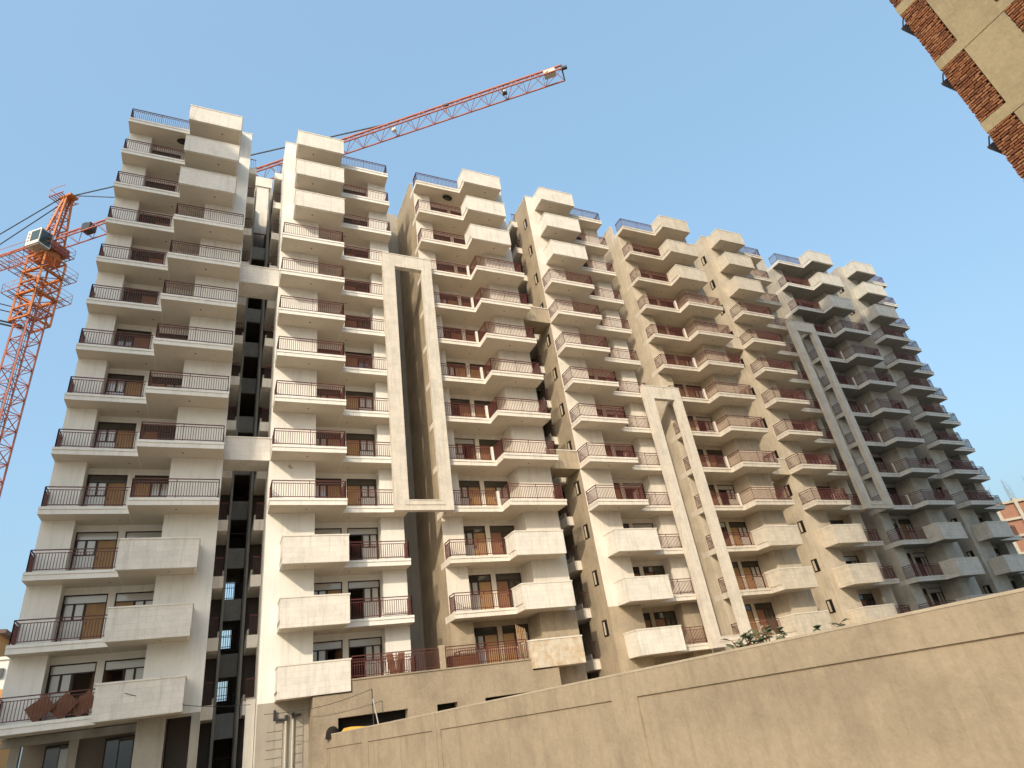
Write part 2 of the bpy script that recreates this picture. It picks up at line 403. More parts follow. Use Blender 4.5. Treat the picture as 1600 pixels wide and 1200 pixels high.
def service_mesh(mir):                         # small utility balcony in the shaft
    b = MB(CX if mir else None)
    x0, x1 = XR + 0.01, 0.40
    b.box(x0 - 0.9, x1, 35.85, 38.6, -0.6, 0.0, 'paint')
    b.box(x1 - 0.08, x1, 35.95, 38.6, 0.0, 0.3, 'concrete')
    for i in range(6):
        x = x0 - 0.3 + i * 0.13
        if x < x1 - 0.1: b.box(x, x + 0.02, 35.93, 35.95, 0.0, 0.95, 'rail')
    b.box(x0 - 0.4, x1 - 0.08, 35.92, 35.96, 0.95, 1.0, 'rail')
    return b.mesh('utility_balcony')
SV = {mir: service_mesh(mir) for mir in (0, 1)}

def shaft_mesh(mt, first):
    b = MB(); xa, xb = 0.44, 2 * CX - 0.44
    for x0, x1 in ((xa, xa + 0.12), (xb - 0.12, xb)):
        b.box(x0, x1, 38.3, 38.7, GZ, 39.4, 'concrete')
        b.box(x0 + 0.01, x1 - 0.01, 40.6, 41.2, GZ, 39.4, 'concrete')
    b.box(xa - 2.2, xa - 0.02, 38.9, 39.1, GZ, 39.3, 'dark'); b.box(xb + 0.02, xb + 2.2, 38.9, 39.1, GZ, 39.3, 'dark')
    y = 41.0
    b.box(xa + 0.13, xb - 0.13, y, y + 0.2, 37.0, 42.15, mt)
    b.box(xa - 0.15, xb + 0.15, y + 0.2, y + 0.4, 39.5, 43.2, mt)
    b.box(xa - 0.1, xb + 0.1, y - 0.1, y + 0.2, 42.15, 43.2, mt)
    for r in range(2, 15):
        z = fz(r) - 0.12
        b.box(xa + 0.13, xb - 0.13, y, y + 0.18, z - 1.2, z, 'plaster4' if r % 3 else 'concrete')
        b.box(xa + 0.13, xb - 0.13, y + 0.18, 46, z - 0.9, z - 0.7, 'room')
        b.bar((xa + 0.13, y - 0.02, z + 0.9), (xb - 0.13, y - 0.02, z + 0.9), 0.03, 'rail') if r > 9 else None
    zb_ = fz(11) + 0.9
    b.box(xa - 0.6, xb + 0.6, 46, 46.2, zb_ + 1.5, 42, 'room')
    for r in (11, 12, 13):                      # grilled openings at the back of the lobby
        z0 = fz(r) + 0.9; zn = fz(r + 1) + 0.9 + 1.5 if r < 13 else GZ
        b.box(xa - 0.6, 0.62, 46, 46.2, z0, z0 + 1.5, 'room'); b.box(1.22, xb + 0.6, 46, 46.2, z0, z0 + 1.5, 'room')
        b.box(xa - 0.6, xb + 0.6, 46, 46.2, zn, z0, 'room')
        for i in range(5): b.bar((0.66 + i * 0.13, 46.05, z0), (0.66 + i * 0.13, 46.05, z0 + 1.5), 0.035, 'steel')
        for q in (0.1, 0.75, 1.4): b.bar((0.62, 46.04, z0 + q), (1.22, 46.04, z0 + q), 0.035, 'steel')
    b.box(xa - 0.4, xa + 0.1, 41.25, 46, GZ, 42, 'room'); b.box(xb - 0.1, xb + 0.4, 41.25, 46, GZ, 42, 'room')
    if first:
        b.box(1.76, 2.17, 34.5, 34.7, GZ, 2.6, 'paint'); b.box(1.72, 2.18, 34.47, 34.72, 2.6, 2.66, 'concrete')
    return b.mesh('lift_lobby_wall')

def bridge_mesh(mt):
    b = MB(); x0, x1 = XR + 0.008, 2 * CX - XR - 0.008
    b.box(x0, x1, 33.72, 33.92, -0.38, 0.92, mt); b.box(x0, x1, 33.68, 33.95, 0.92, 0.99, 'paint')
    b.box(x0, x1, 33.92, 35.3, -0.38, -0.2, mt)
    return b.mesh('link_beam')

def portal_mesh(split):
    """tall frame joining this tower to the next; z = 0 at its foot row's floor"""
    b = MB(); x0, x1, a, c = 8.90, 12.42, 9.73, 11.68; y0, y1 = 33.2, 33.56
    zb, zt, oz0, oz1 = -0.39, 18.5, 0.19, 17.40
    mt = 'paintdirty'
    b.box(x0, a, y0, y1, zb, zt - 0.06, mt)
    b.box(c, x1, y0, y1, zb, zt - 0.06, mt)
    b.box(a, c, y0 + 0.002, y1, zb, oz0, mt)
    if split:
        xm = 10.9
        b.box(a, xm - 0.025, y0 + 0.002, y1, oz1, zt - 0.06, mt); b.box(xm + 0.025, c, y0 + 0.002, y1, oz1, zt - 0.06, mt)
        b.box(xm - 0.025, xm + 0.025, y0 + 0.06, y1, oz1 + 0.003, zt - 0.06, 'concrete')
    else:
        b.box(a, c, y0 + 0.002, y1, oz1, zt - 0.06, mt)
    b.box(x0 - 0.03, x1 + 0.03, y0 - 0.03, y1 + 0.03, zt - 0.06, zt, 'paint')
    b.box(a - 0.22, c + 0.22, y0 - 0.035, y0 - 0.001, -0.08, -0.02, mt)
    b.box(a + 0.0, c, y0 - 0.02, y1 - 0.1, oz0, oz0 + 0.05, mt)
    return b.mesh('portal_frame')

def gap_wall_mesh(mt):                         # set-back wall between this tower and the next
    b = MB(); b.box(2 * CX - XL + 0.01, XL + PER - 0.01, 39.7, 39.9, GZ, 40.6, mt)
    b.box(2 * CX - XL + 0.35, 2 * CX - XL + 0.75, 39.3, 39.69, GZ, 40.6, mt)
    return b.mesh('setback_wall')

TLAB = ['leftmost tower of the row, white painted twin wings, left wing in shade',
        'second tower from the left, white front walls and raw plaster sides',
        'third tower from the left, sunlit pale plaster between two tall frames',
        'far right tower of the row, grey in shade with sunlit top storeys']
towers = []
for k in range(4):
    ox = PER * k
    t = thing('apartment_tower', TLAB[k], 'apartment tower', (ox + CX, 34.0, 0), 'apartment towers standing in one row')
    towers.append(t)
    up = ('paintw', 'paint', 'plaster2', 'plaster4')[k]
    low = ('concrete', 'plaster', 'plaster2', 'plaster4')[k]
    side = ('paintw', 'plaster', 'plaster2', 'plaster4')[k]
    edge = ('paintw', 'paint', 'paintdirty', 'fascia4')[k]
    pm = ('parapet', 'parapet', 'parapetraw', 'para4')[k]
    for mir in (0, 1):
        rl = (13, 12, 14, 14)[k] if not (k == 1 and mir == 1) else 12
        wl = link('wall', wallm(mir, up, low, side, rl, k == 0 and mir == 0), t, (ox, 0, EYE))
        for r in range(1, 14):
            par = r <= 3 or r >= 11
            e = edge
            bo = link('balcony', BALC[mir, int(par), e], t, (ox, 0, EYE + fz(r)))
            P = (ox, 0, EYE + fz(r))
            link('railing', RL[mir], bo, P)
            if par:
                po = link('parapet', PARA[mir, 'stain' if (k == 1 and mir == 0 and r == 13) else pm], bo, P)
                if k == 1 and mir == 0 and r == 13: po['label'] = 'rust stained parapet'
            else: link('railing', RR[mir], bo, P)
            if r > 1:
                for di in (0, 1):
                    if k == 0 and r >= 11: v = 3 if (r == 13 or rnd.random() < 0.3) else 2
                    elif k == 0: v = rnd.choice((0, 0, 1))  if r > 7 else 1
                    else: v = rnd.choice((0, 1, 1, 3, 0) if r > 6 else (1, 1, 0))
                    fr, lf, pn = DM[mir, di, v]
                    d = link('door', fr, t, P); link('door_leaf', lf, d, P); link('window_pane', pn, d, P)
            if mir == 1 and k in (1, 2, 3) and r > 1:
                link('window', SW, t, P)
            if r < 14: link('utility_balcony', SV[mir], t, P)
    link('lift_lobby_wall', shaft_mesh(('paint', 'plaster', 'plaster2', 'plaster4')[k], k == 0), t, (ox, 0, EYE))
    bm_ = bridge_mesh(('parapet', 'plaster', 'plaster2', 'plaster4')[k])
    for r in (5, 9): link('link_beam', bm_, t, (ox, 0, EYE + fz(r)))
    if k < 3:
        link('setback_wall', gap_wall_mesh(('concrete', 'plaster', 'plaster')[k]), t, (ox, 0, EYE))
        pf = link('portal_frame', portal_mesh(k == 1), t, (ox, 0, EYE + fz((10, 13, 10)[k])))

# ------------------------------------------------------------------ podium in front of the first gap
pd = thing('podium_block', 'low raw plaster podium with dark slots and a railed terrace, below the first tall frame', 'podium', (11, 32.6, 0))
b = MB(); yf = 32.46; yb = 36.0
zt = 2.72; x0, x1 = 4.47, 17.2
slots = [(5.58, 8.82), (10.28, 11.33), (12.8, 16.05)]
b.box(6.2, x1 - 1.55, yf, yb, 1.22, zt, 'podium'); b.box(x0, 6.2, yf, yb, 1.22, 2.22, 'podium')
b.box(x1 - 1.55, x1, yf, yb, 1.22, 2.2, 'podium')
xs = [x0] + [v for s_ in slots for v in s_] + [x1]
for i in range(0, len(xs), 2): b.box(xs[i], xs[i + 1], yf, yb, 0.3, 1.22, 'podium')
b.box(x0, x1, yf + 0.001, yb, GZ, 0.3, 'podium')
for s_ in slots: b.box(s_[0], s_[1], yf + 0.5, yf + 0.7, 0.3, 1.22, 'hole')
link('body', b.mesh('body'), pd, (0, 0, EYE))
b = MB(); b.box(6.2, x1 - 1.56, yf - 0.05, yf + 0.2, zt, zt + 0.07, 'podium'); link('coping', b.mesh('coping'), pd, (0, 0, EYE))
b = MB(); run(b, (6.25, yf + 0.08, zt + 0.05), (10.55, yf + 0.08, zt + 0.05)); run(b, (10.95, yf + 0.08, zt + 0.05), (15.5, yf + 0.08, zt + 0.05))
link('railing', b.mesh('railing'), pd, (0, 0, EYE))
b = MB(); b.box(10.6, 10.9, yf + 0.02, yf + 0.3, zt + 0.07, zt + 1.15, 'plaster'); link('post', b.mesh('post'), pd, (0, 0, EYE))

# ------------------------------------------------------------------ boundary wall
HW = 0.5
def wx(y): return 17.5 * HW - 0.18 * y
bw = thing('boundary_wall', 'long beige plastered boundary wall with sunken panels running across the foreground', 'wall', (wx(8), 8, 0))
d = Vector((-0.18, 1, 0)).normalized(); nrm = Vector((d.y, -d.x, 0))      # nrm points away from the camera side (+x)
def wbox(b, ya, yb_, z0, z1, off0, off1, m_):
    A = Vector((wx(ya), ya, 0)); B = Vector((wx(yb_), yb_, 0))
    poly = [A + nrm * off0, A + nrm * off1, B + nrm * off1, B + nrm * off0]
    b.prism([(p.x, p.y) for p in poly], z0 + EYE, z1 + EYE, m_)
YE, YN = 26.3, -9.0
b = MB(); wbox(b, YN, YE, GZ, HW - 0.01, 0.03, 0.16, 'wallcream'); link('panel_wall', recentre(b, 'panel_wall', bw.location), bw, bw.location)
for ya, yb_ in ((YN, 17.76), (17.79, YE + 0.01)):
    b = MB(); wbox(b, ya, yb_, HW - 0.42, HW - 0.035, 0.0, 0.165, 'wallcream'); link('top_beam', recentre(b, 'top_beam', bw.location), bw, bw.location)
    b = MB(); wbox(b, ya, yb_, HW - 0.035, HW, -0.008, 0.17, 'copingc'); link('coping', recentre(b, 'coping', bw.location), bw, bw.location)
for ya, yb_ in ((YE - 0.3, YE), (22.3, 22.75), (17.55, 17.76), (17.79, 18.0), (10.3, 10.95), (3.0, 3.6), (-4, -3.4)):
    b = MB(); wbox(b, ya, yb_, GZ, HW - 0.42, 0.0, 0.029, 'wallcream'); link('rib', recentre(b, 'rib', bw.location), bw, bw.location)

# ------------------------------------------------------------------ unfinished brick building, top right
XB, YC = 20.4, 5.3
bb = thing('brick_building', 'unfinished brick and concrete tower jutting in at the upper right corner', 'building', (26, -3, 0))
ROOF = 55.0
b = MB(); b.box(XB + 0.05, 52, -24, YC - 0.02, GZ, ROOF, 'brickback'); link('backing_wall', b.mesh('backing_wall'), bb, (0, 0, EYE))  # stretched far out of view to cut skylight on the fourth tower
zb = [13.66 + 3.05 * i for i in range(-5, 14)]
beam = MB(); beam.box(XB - 0.03, XB + 0.3, -22, YC + 0.01, 0, 0.42, 'panel'); bme = beam.mesh('floor_beam')
for z in zb:
    if z < ROOF - 0.5: link('floor_beam', bme, bb, (0, 0, EYE + z))
cols = [(3.24, 4.52), (-2.6, -1.2), (-9, -7.6), (-16, -14.6)]
for z in zb:
    if not -1 < z < 40: continue
    b = MB()
    for i, (ya, yb_) in enumerate(cols):
        b.box(XB - 0.012, XB + 0.06, ya + 0.008, yb_ - 0.008, 0.43, 3.04, 'panel')
        if i == 0: break
    link('column', b.mesh('column'), bb, (0, 0, EYE + z))
    for i, (ya, yb_) in enumerate(cols[1:]):
        pass
b = MB()
for ya, yb_ in cols[1:]: b.box(XB - 0.012, XB + 0.06, ya, yb_, GZ, ROOF, 'panel')
link('column', b.mesh('column'), bb, (0, 0, EYE))
bmeshes = []
for i in range(8):
    q = MB(); ln = 0.212 + 0.01 * (i % 3); q.box(-0.045, 0.06, -ln / 2, ln / 2, -0.031, 0.031, BRK[i % 4])
    mm = q.mesh('brick'); 
    for vtx in mm.vertices: vtx.co += Vector((0, rnd.uniform(-.006, .006), rnd.uniform(-.006, .006)))
    bmeshes.append(mm)
singles = 0; rest = MB()
for z in zb:
    z0, z1 = z + 0.42, z + 3.05
    n = 27; ch = (z1 - z0) / n
    for (ya, yb_) in ((4.53, YC - 0.005), (-1.19, 3.23)):
        for c in range(n):
            zc = z0 + ch * (c + 0.5); off = (0.115 if c % 2 else 0.0) + rnd.uniform(-.04, .04)
            y = yb_ - 0.115 + off
            while y > ya - 0.05:
                lo, hi = y - 0.11, min(y + 0.11, yb_)
                lo = max(lo, ya)
                if hi - lo > 0.05 and 10 < z < 30:
                    yc = (lo + hi) / 2
                    px = proj((XB, yc, zc + EYE))
                    vis = 1290 < px[0] < 1625 and -25 < px[1] < 330
                    dx = rnd.uniform(-0.02, 0.016)
                    if vis and singles < 300 and ya > 4:
                        o = link('brick', bmeshes[rnd.randrange(8)], bb, (XB + 0.01 + dx, yc, zc + EYE))
                        o.scale = (1, (hi - lo) / 0.225, 1); o.rotation_euler = (rnd.uniform(-.06, .06), 0, rnd.uniform(-.06, .06)); singles += 1
                    elif -200 < px[0] < 1900 and -300 < px[1] < 700:
                        rest.box(XB - 0.035 + dx, XB + 0.06, lo, hi, zc - 0.031, zc + 0.031, BRK[rnd.randrange(4)])
                y -= 0.235
o = link('brickwork', rest.mesh('brickwork'), bb, (0, 0, EYE)); o['kind'] = 'stuff'
b = MB(); b.box(XB + 0.2, XB + 2.2, YC, YC + 0.26, 0, 0.09, 'shade')
b._add([(XB + 0.2, YC, 0), (XB + 0.2, YC + 0.26, 0), (XB + 0.2, YC, -0.55), (XB + 2.2, YC, 0), (XB + 2.2, YC + 0.26, 0), (XB + 2.2, YC, -0.55)], [(0, 2, 1), (3, 4, 5), (1, 2, 5, 4), (0, 1, 4, 3), (0, 3, 5, 2)], 'shade')
b.bar((XB + 0.3, YC + 0.24, 0.09), (XB + 0.3, YC + 0.1, 0.4), 0.03, 'steel'); b.bar((XB + 0.3, YC + 0.1, 0.4), (XB + 0.3, YC, 0.4), 0.03, 'steel')
sm = b.mesh('sunshade')
for z in zb:
    if z + 3.05 < ROOF: link('sunshade', sm, bb, (0.0, 0, EYE + z + 2.72))

# ------------------------------------------------------------------ neighbouring tower out at the left (its shadow falls on the first wing)
nb = thing('neighbour_tower', 'plain concrete tower at the far left that shades the first wing', 'building', (-32, 15, 0))
b = MB(); b.box(-38, -22.7, 7.7, 15.5, 0, 55.6, 'plaster2'); link('body', b.mesh('body'), nb, (0, 0, 0))
b = MB()
for i in range(17):
    b.box(-38.1, -22.6, 7.6, 15.6, 3.2 + 3.05 * i, 3.5 + 3.05 * i, 'concrete')
link('floor_band', b.mesh('floor_band'), nb, (0, 0, 0))

# ------------------------------------------------------------------ tower crane
def azp(az, D, z): a = math.radians(az); return Vector((D * math.sin(a), D * math.cos(a), z + EYE))
D = 62.0
zt = 0.7847 * D; hT = 1.25
piv = azp(-16.35, D, zt)
Rt = zt / 1.3688; tip = azp(41.56, Rt, zt)
jd = (tip - piv); JL = jd.length; jd.normalize(); jn = Vector((-jd.y, jd.x, 0))
cr = thing('tower_crane', 'orange red tower crane behind the towers with white cab and long lattice jib', 'crane', (piv.x, piv.y, 0))
def cpart(name, b, par=None): return link(name, recentre(b, name, Vector((piv.x, piv.y, 0))), par or cr, (piv.x, piv.y, 0))
# mast
b = MB(); hw = 0.8; top = zt - 7.5 + EYE; sec = 1.5
cs = [(piv + jd * (sx * hw) + jn * (sy * hw)) for sx, sy in ((-1, -1), (1, -1), (1, 1), (-1, 1))]
for c in cs: b.bar((c.x, c.y, 0), (c.x, c.y, top), 0.13, 'cranered')
zc = 0.3; i = 0
while zc + sec < top:
    for q in range(4):
        A, B = cs[q], cs[(q + 1) % 4]
        b.bar((A.x, A.y, zc), (B.x, B.y, zc), 0.055, 'cranered')
        if i % 2: A, B = B, A
        b.bar((A.x, A.y, zc), (B.x, B.y, zc + sec), 0.055, 'cranered')
    b.bar((cs[0].x, cs[0].y, zc), (cs[2].x, cs[2].y, zc), 0.06, 'cranered')
    zc += sec; i += 1
lad = piv - jd * 0.3
for s_ in (-0.2, 0.2): b.bar((lad.x + jn.x * s_, lad.y + jn.y * s_, 20), (lad.x + jn.x * s_, lad.y + jn.y * s_, top), 0.04, 'steel')
cpart('mast', b)
# climbing cage
b = MB(); hc = 1.08; z0, z1 = 0.615 * D + EYE, 0.735 * D + EYE
cc = [(piv + jd * (sx * hc) + jn * (sy * hc)) for sx, sy in ((-1, -1), (1, -1), (1, 1), (-1, 1))]
for c in cc: b.bar((c.x, c.y, z0), (c.x, c.y, z1), 0.16, 'crane')
lv = [z0, z0 + 1.3, z0 + 2.9, z0 + 4.3, z0 + 5.6, z1]
for j, z in enumerate(lv):
    for q in range(4):
        A, B = cc[q], cc[(q + 1) % 4]
        b.bar((A.x, A.y, z), (B.x, B.y, z), 0.24 if j in (2, 4) else 0.14, 'crane')
        if j + 1 < len(lv):
            if (j + q) % 2: A, B = B, A
            b.bar((A.x, A.y, z), (B.x, B.y, lv[j + 1]), 0.075, 'crane')
cg = cpart('climbing_cage', b)
for z in (z0 + 2.9, z0 + 5.6, z1 + 0.9):          # walkways round the cage
    b = MB(); wo = 1.9 if z < z1 else 1.45
    for s_ in (-1, 1):
        for (a_, n_) in ((jd, jn), (jn, jd)):
            c = piv + n_ * (s_ * (wo + hc) / 2); c.z = z
            for q in range(7):
                p = c + a_ * (wo * (-1 + q / 3)); e = n_ * ((wo - hc) / 2)
                b.bar(p - e, p + e, 0.045, 'steel')
            for e_ in (-1, 1):
                p = c + n_ * (e_ * (wo - hc) / 2); b.bar(p - a_ * wo, p + a_ * wo, 0.06, 'cranered')
            o_ = piv + n_ * (s_ * wo); o_.z = z
            for hh in (0.5, 1.0): b.bar(o_ - a_ * wo + Vector((0, 0, hh)), o_ + a_ * wo + Vector((0, 0, hh)), 0.025, 'crane')
            for q in range(4): b.bar(o_ + a_ * (wo * (-1 + q / 1.5)), o_ + a_ * (wo * (-1 + q / 1.5)) + Vector((0, 0, 1.0)), 0.025, 'crane')
    cpart('walkway', b)
# slewing ring and turntable
b = MB(); zs = z1
b.prism([(piv.x + 1.1 * math.cos(a * math.pi / 8), piv.y + 1.1 * math.sin(a * math.pi / 8)) for a in range(16)], zs, zs + 0.6, 'crane')
b.obox((piv.x, piv.y, zs + 1.1), jd * 1.3, jn * 1.0, (0, 0, 0.45), 'cranered')
cpart('slewing_ring', b)
# apex tower
b = MB(); za = 0.868 * D + EYE; zj = zt + EYE
base = [(piv + jd * (sx * 0.8) + jn * (sy * 0.7)) for sx, sy in ((-1, -1), (1, -1), (1, 1), (-1, 1))]
apx = [(piv + jd * (0.55 + sx * 0.15) + jn * (sy * 0.3)) for sx, sy in ((-1, -1), (1, -1), (1, 1), (-1, 1))]
zr0 = zs + 1.4
for A, B in zip(base, apx): b.bar((A.x, A.y, zr0), (B.x, B.y, za), 0.17, 'crane')
NL = 5
for j in range(NL):
    for q in range(4):
        f0, f1 = j / NL, (j + 1) / NL
        pa = base[q].lerp(apx[q], f0); pb = base[(q + 1) % 4].lerp(apx[(q + 1) % 4], f1); pc = base[(q + 1) % 4].lerp(apx[(q + 1) % 4], f0)
        Z0 = zr0 + (za - zr0) * f0; Z1 = zr0 + (za - zr0) * f1
        b.bar((pa.x, pa.y, Z0), (pb.x, pb.y, Z1), 0.08, 'cranered'); b.bar((pa.x, pa.y, Z0), (pc.x, pc.y, Z0), 0.09, 'cranered')
ac = piv + jd * 0.55; ac.z = za
b.obox(ac, jd * 0.75, jn * 0.45, (0, 0, 0.12), 'crane')
for s_ in (-1, 1):
    b.bar(ac + jn * (.9 * s_) - jd * 1.5, ac + jn * (.9 * s_) + jd * 0.3, 0.08, 'cranered')
    b.bar(ac + jn * (.9 * s_) - jd * 1.5 + Vector((0, 0, 1)), ac + jn * (.9 * s_) + jd * 0.3 + Vector((0, 0, 1)), 0.04, 'crane')
    b.bar(ac + jn * (.9 * s_) - jd * 1.5, ac + jn * (.9 * s_) - jd * 1.5 + Vector((0, 0, 1)), 0.04, 'crane')
for q in range(6): b.bar(ac - jd * (1.5 - q * 0.3) - jn * 0.9, ac - jd * (1.5 - q * 0.3) + jn * 0.9, 0.07, 'cranered')
b.bar(ac - jd * 1.5 - jn * .9 + Vector((0, 0, 1)), ac - jd * 1.5 + jn * .9 + Vector((0, 0, 1)), 0.04, 'crane')
for q in range(14):                                            # ladder hoops behind
    f_ = q / 13; c = (piv - jd * 0.9).lerp(piv + jd * 0.2, f_); c.z = zr0 + (za - zr0) * f_
    b.bar(c - jn * .3, c - jn * .3 - jd * .6, 0.03, 'crane'); b.bar(c + jn * .3, c + jn * .3 - jd * .6, 0.03, 'crane'); b.bar(c - jn * .3 - jd * .6, c + jn * .3 - jd * .6, 0.03, 'crane')
cpart('apex_tower', b)
# jib: one top chord, two bottom chords
def truss(L0, L1, nseg, hgt, wid, flip=False):
    b = MB(); zT = Vector((0, 0, 0))
    P = lambda s_, kind: piv + jd * s_ + ((jn * (wid if kind == 1 else -wid)) + Vector((0, 0, EYE - EYE)) if kind else Vector((0, 0, 0))) + Vector((0, 0, 0 if not kind else -hgt))
    b.bar(P(L0, 0), P(L1, 0), 0.14, 'cranered')
    b.bar(P(L0, 1), P(L1, 1), 0.10, 'cranered'); b.bar(P(L0, 2), P(L1, 2), 0.10, 'cranered')
    for i in range(nseg):
        a_ = L0 + (L1 - L0) * i / nseg; m_ = L0 + (L1 - L0) * (i + .5) / nseg; c_ = L0 + (L1 - L0) * (i + 1) / nseg
        for kd in (1, 2):
            b.bar(P(a_, kd), P(m_, 0), 0.04, 'cranered'); b.bar(P(m_, 0), P(c_, kd), 0.04, 'cranered')
        b.bar(P(a_, 1), P(a_, 2), 0.035, 'cranered'); b.bar(P(a_, 1), P(c_, 2), 0.03, 'cranered')
    return b
b = truss(0.9, JL, 30, hT, 0.6)
e = piv + jd * JL
for s_ in (-0.6, 0.6): b.bar(e, e + jn * s_ - Vector((0, 0, hT)), 0.12, 'steel')
b.obox(e + jd * 0.2 - Vector((0, 0, .45)), jd * 0.25, jn * 0.12, (0, 0, .12), 'steel')
b.obox(e - jd * 1.1 - Vector((0, 0, .55)), jd * 0.5, jn * 0.25, (0, 0, .3), 'pipe')
jib = cpart('jib', b)
def at_az(px, py):
    v = Vector([sum(CR[k][i] * q for k, q in enumerate(((px - 800) / 968.15, (py - 600) / 968.15, 1.0))) for i in range(3)])
    n_ = Vector((v.y, -v.x, 0)); return -(piv.x * n_.x + piv.y * n_.y) / (jd.x * n_.x + jd.y * n_.y)
b = MB()                                                       # trolley winch near the root
c = piv + jd * 4.3; c.z -= 0.1
b.obox(c - Vector((0, 0, .35)), jd * 0.5, jn * 0.4, (0, 0, .4), 'steel'); b.obox(c + Vector((0, 0, .3)) - jd * .5, jd * 0.25, jn * 0.2, (0, 0, .15), 'steel')
cpart('winch', b)
b = MB(); c = piv + jd * at_az(616, 205); c.z -= hT * 0.85
b.obox(c, jd * .18, jn * .15, (0, 0, .16), 'cabin'); cpart('jib_lamp', b)
b = MB(); c = piv + jd * at_az(789, 147); c.z -= hT * 0.8
b.obox(c, jd * .2, jn * .15, (0, 0, .2), 'steel'); b.obox(c - jn * .1 - Vector((0, .06, .06)), jd * .1, jn * .1, (0, 0, .1), 'cabin')
b.bar(c + Vector((0, 0, .2)), c + Vector((0, 0, hT * .8)), .06, 'steel'); cpart('jib_lamp', b)
b = MB(); c = piv + jd * at_az(697, 168); c.z -= hT * 0.5
b.obox(c + Vector((0, 0, .5)), jd * .25, jn * .1, (0, 0, .1), 'steel'); b.bar(c + Vector((0, 0, .4)), c - Vector((0, 0, .6)), .06, 'cranered'); cpart('pulley_block', b)
# counter jib
b = truss(-0.9, -15, 8, hT, 0.75)
for q in range(26): c = piv - jd * (1.2 + q * .52); c.z -= hT - 0.1; b.bar(c - jn * .75, c + jn * .75, 0.05, 'cranered')
for s_ in (-.8, .8): b.bar(piv - jd * 1 + jn * s_ - Vector((0, 0, hT - 1)), piv - jd * 15 + jn * s_ - Vector((0, 0, hT - 1)), .04, 'crane')
b.obox(piv - jd * 13.5 - Vector((0, 0, hT + .6)), jd * 1.2, jn * .8, (0, 0, 1.1), 'concrete')
cpart('counter_jib', b)
# tie bars
b = MB(); at = ac + Vector((0, 0, .15))
zj_ = Vector((0, 0, 0))
outer = azp(17.56, zt / 1.2759, zt)
b.bar(at + jd * .6, outer, 0.09, 'steel'); inner = piv + jd * 13.0; b.bar(at + jd * .6, inner, 0.07, 'steel')
for s_ in (-.6, .6): b.bar(at - jd * .5 + jn * (s_ * .4), piv - jd * 14 + jn * s_, 0.08, 'steel')
cpart('tie_bar', b)
# cab
b = MB(); c = piv + jd * 0.55 - jn * 1.6; c.z = zt + EYE - 1.95
b.obox(c, jd * 0.78, jn * 0.62, (0, 0, 0.9), 'cabin'); b.obox(c + jd * 0.1 - Vector((0, 0, 0.96)), jd * 0.6, jn * 0.5, (0, 0, 0.06), 'concrete')
cb_ = cpart('cab', b)
b = MB()
b.obox(c - jn * 0.62 + jd * .2 + Vector((0, 0, .1)), jd * 0.5, jn * 0.02, (0, 0, .62), 'cabglass')
b.obox(c + jd * 0.785 + Vector((0, 0, .0)), jd * 0.02, jn * 0.54, (0, 0, .78), 'cabglass')
cpart('cab_window', b, cb_)
b = MB()
for q in range(3): b.obox(c - jn * 0.63 - jd * .54 + Vector((0, 0, .45 - q * .42)), jd * 0.09, jn * 0.012, (0, 0, .12), 'cranered')
cpart('cab_marking', b, cb_)
# tie-ins to the mast at the left edge
b = MB()
for dz in (0, .35, 1.6, 2.3):
    c = piv + Vector((0, 0, 0)); c.z = z0 - 0.3 + dz * .9
    b.bar(c - jd * .8, c - jd * .8 - Vector((9, 3, 0)), 0.12 if dz < 1 else .07, 'steel')
cpart('tie_in', b)

# ------------------------------------------------------------------ far buildings
fb = thing('brick_frame_building', 'half built brick and concrete block far off at the right edge with rebar on top', 'building', (140, 68, 0))
def fpart(name, b): return link(name, recentre(b, name, fb.location), fb, fb.location)
fd = Vector((0.62, 0.78, 0)); fn = Vector((0.78, -0.62, 0))
O = azp(61.8, 150, 0); O.z = 0
O -= fd * 2
nst, nb_, bw_, sh = 8, 7, 3.6, 3.1
fr = MB(); br_ = MB(); rb = MB()
for i in range(nst + 1):
    for a_, ln in ((fn, nb_),):
        c = O + fn * (bw_ * nb_ / 2); c.z = i * sh
        fr.obox(c - fd * 0.05, fn * (bw_ * nb_ / 2 + .2), fd * .25, (0, 0, .22), 'far')
    c = O + fd * 7; c.z = i * sh
    fr.obox(c - fn * 0.05, fd * 7, fn * .25, (0, 0, .22), 'far')
for j in range(nb_ + 1):
    p = O + fn * (bw_ * j); fr.obox((p.x - fd.x * .06, p.y - fd.y * .06, nst * sh / 2 + (.8 if j % 2 else .3)), fn * .3, fd * .3, (0, 0, nst * sh / 2 + (.8 if j % 2 else .3)), 'far')
    for q in range(8): rb.bar((p.x + fn.x * (q * .4 - 1.4), p.y, nst * sh), (p.x + fn.x * (q * .4 - 1.4) + rnd.uniform(-.3, .5), p.y, nst * sh + 2 + rnd.random() * 2.5), .035, 'farrebar')
for j in range(4):
    p = O + fd * (3.6 * j + 3.2); fr.obox((p.x - fn.x * .06, p.y - fn.y * .06, nst * sh / 2 + .5), fn * .3, fd * .3, (0, 0, nst * sh / 2 + .5), 'far')
for i in range(nst):
    for j in range(nb_):
        c = O + fn * (bw_ * (j + .5)) + fd * .25; c.z = (i + .5) * sh
        br_.obox(c, fn * (bw_ / 2 - .25), fd * .1, (0, 0, sh / 2 - .2), 'farbrick')
    c = O + fd * 7 + fn * .25; c.z = (i + .5) * sh
    br_.obox(c, fd * 6.8, fn * .1, (0, 0, sh / 2 - .2), 'farbrick')
fpart('concrete_frame', fr); fpart('brick_infill', br_); fpart('rebar', rb)

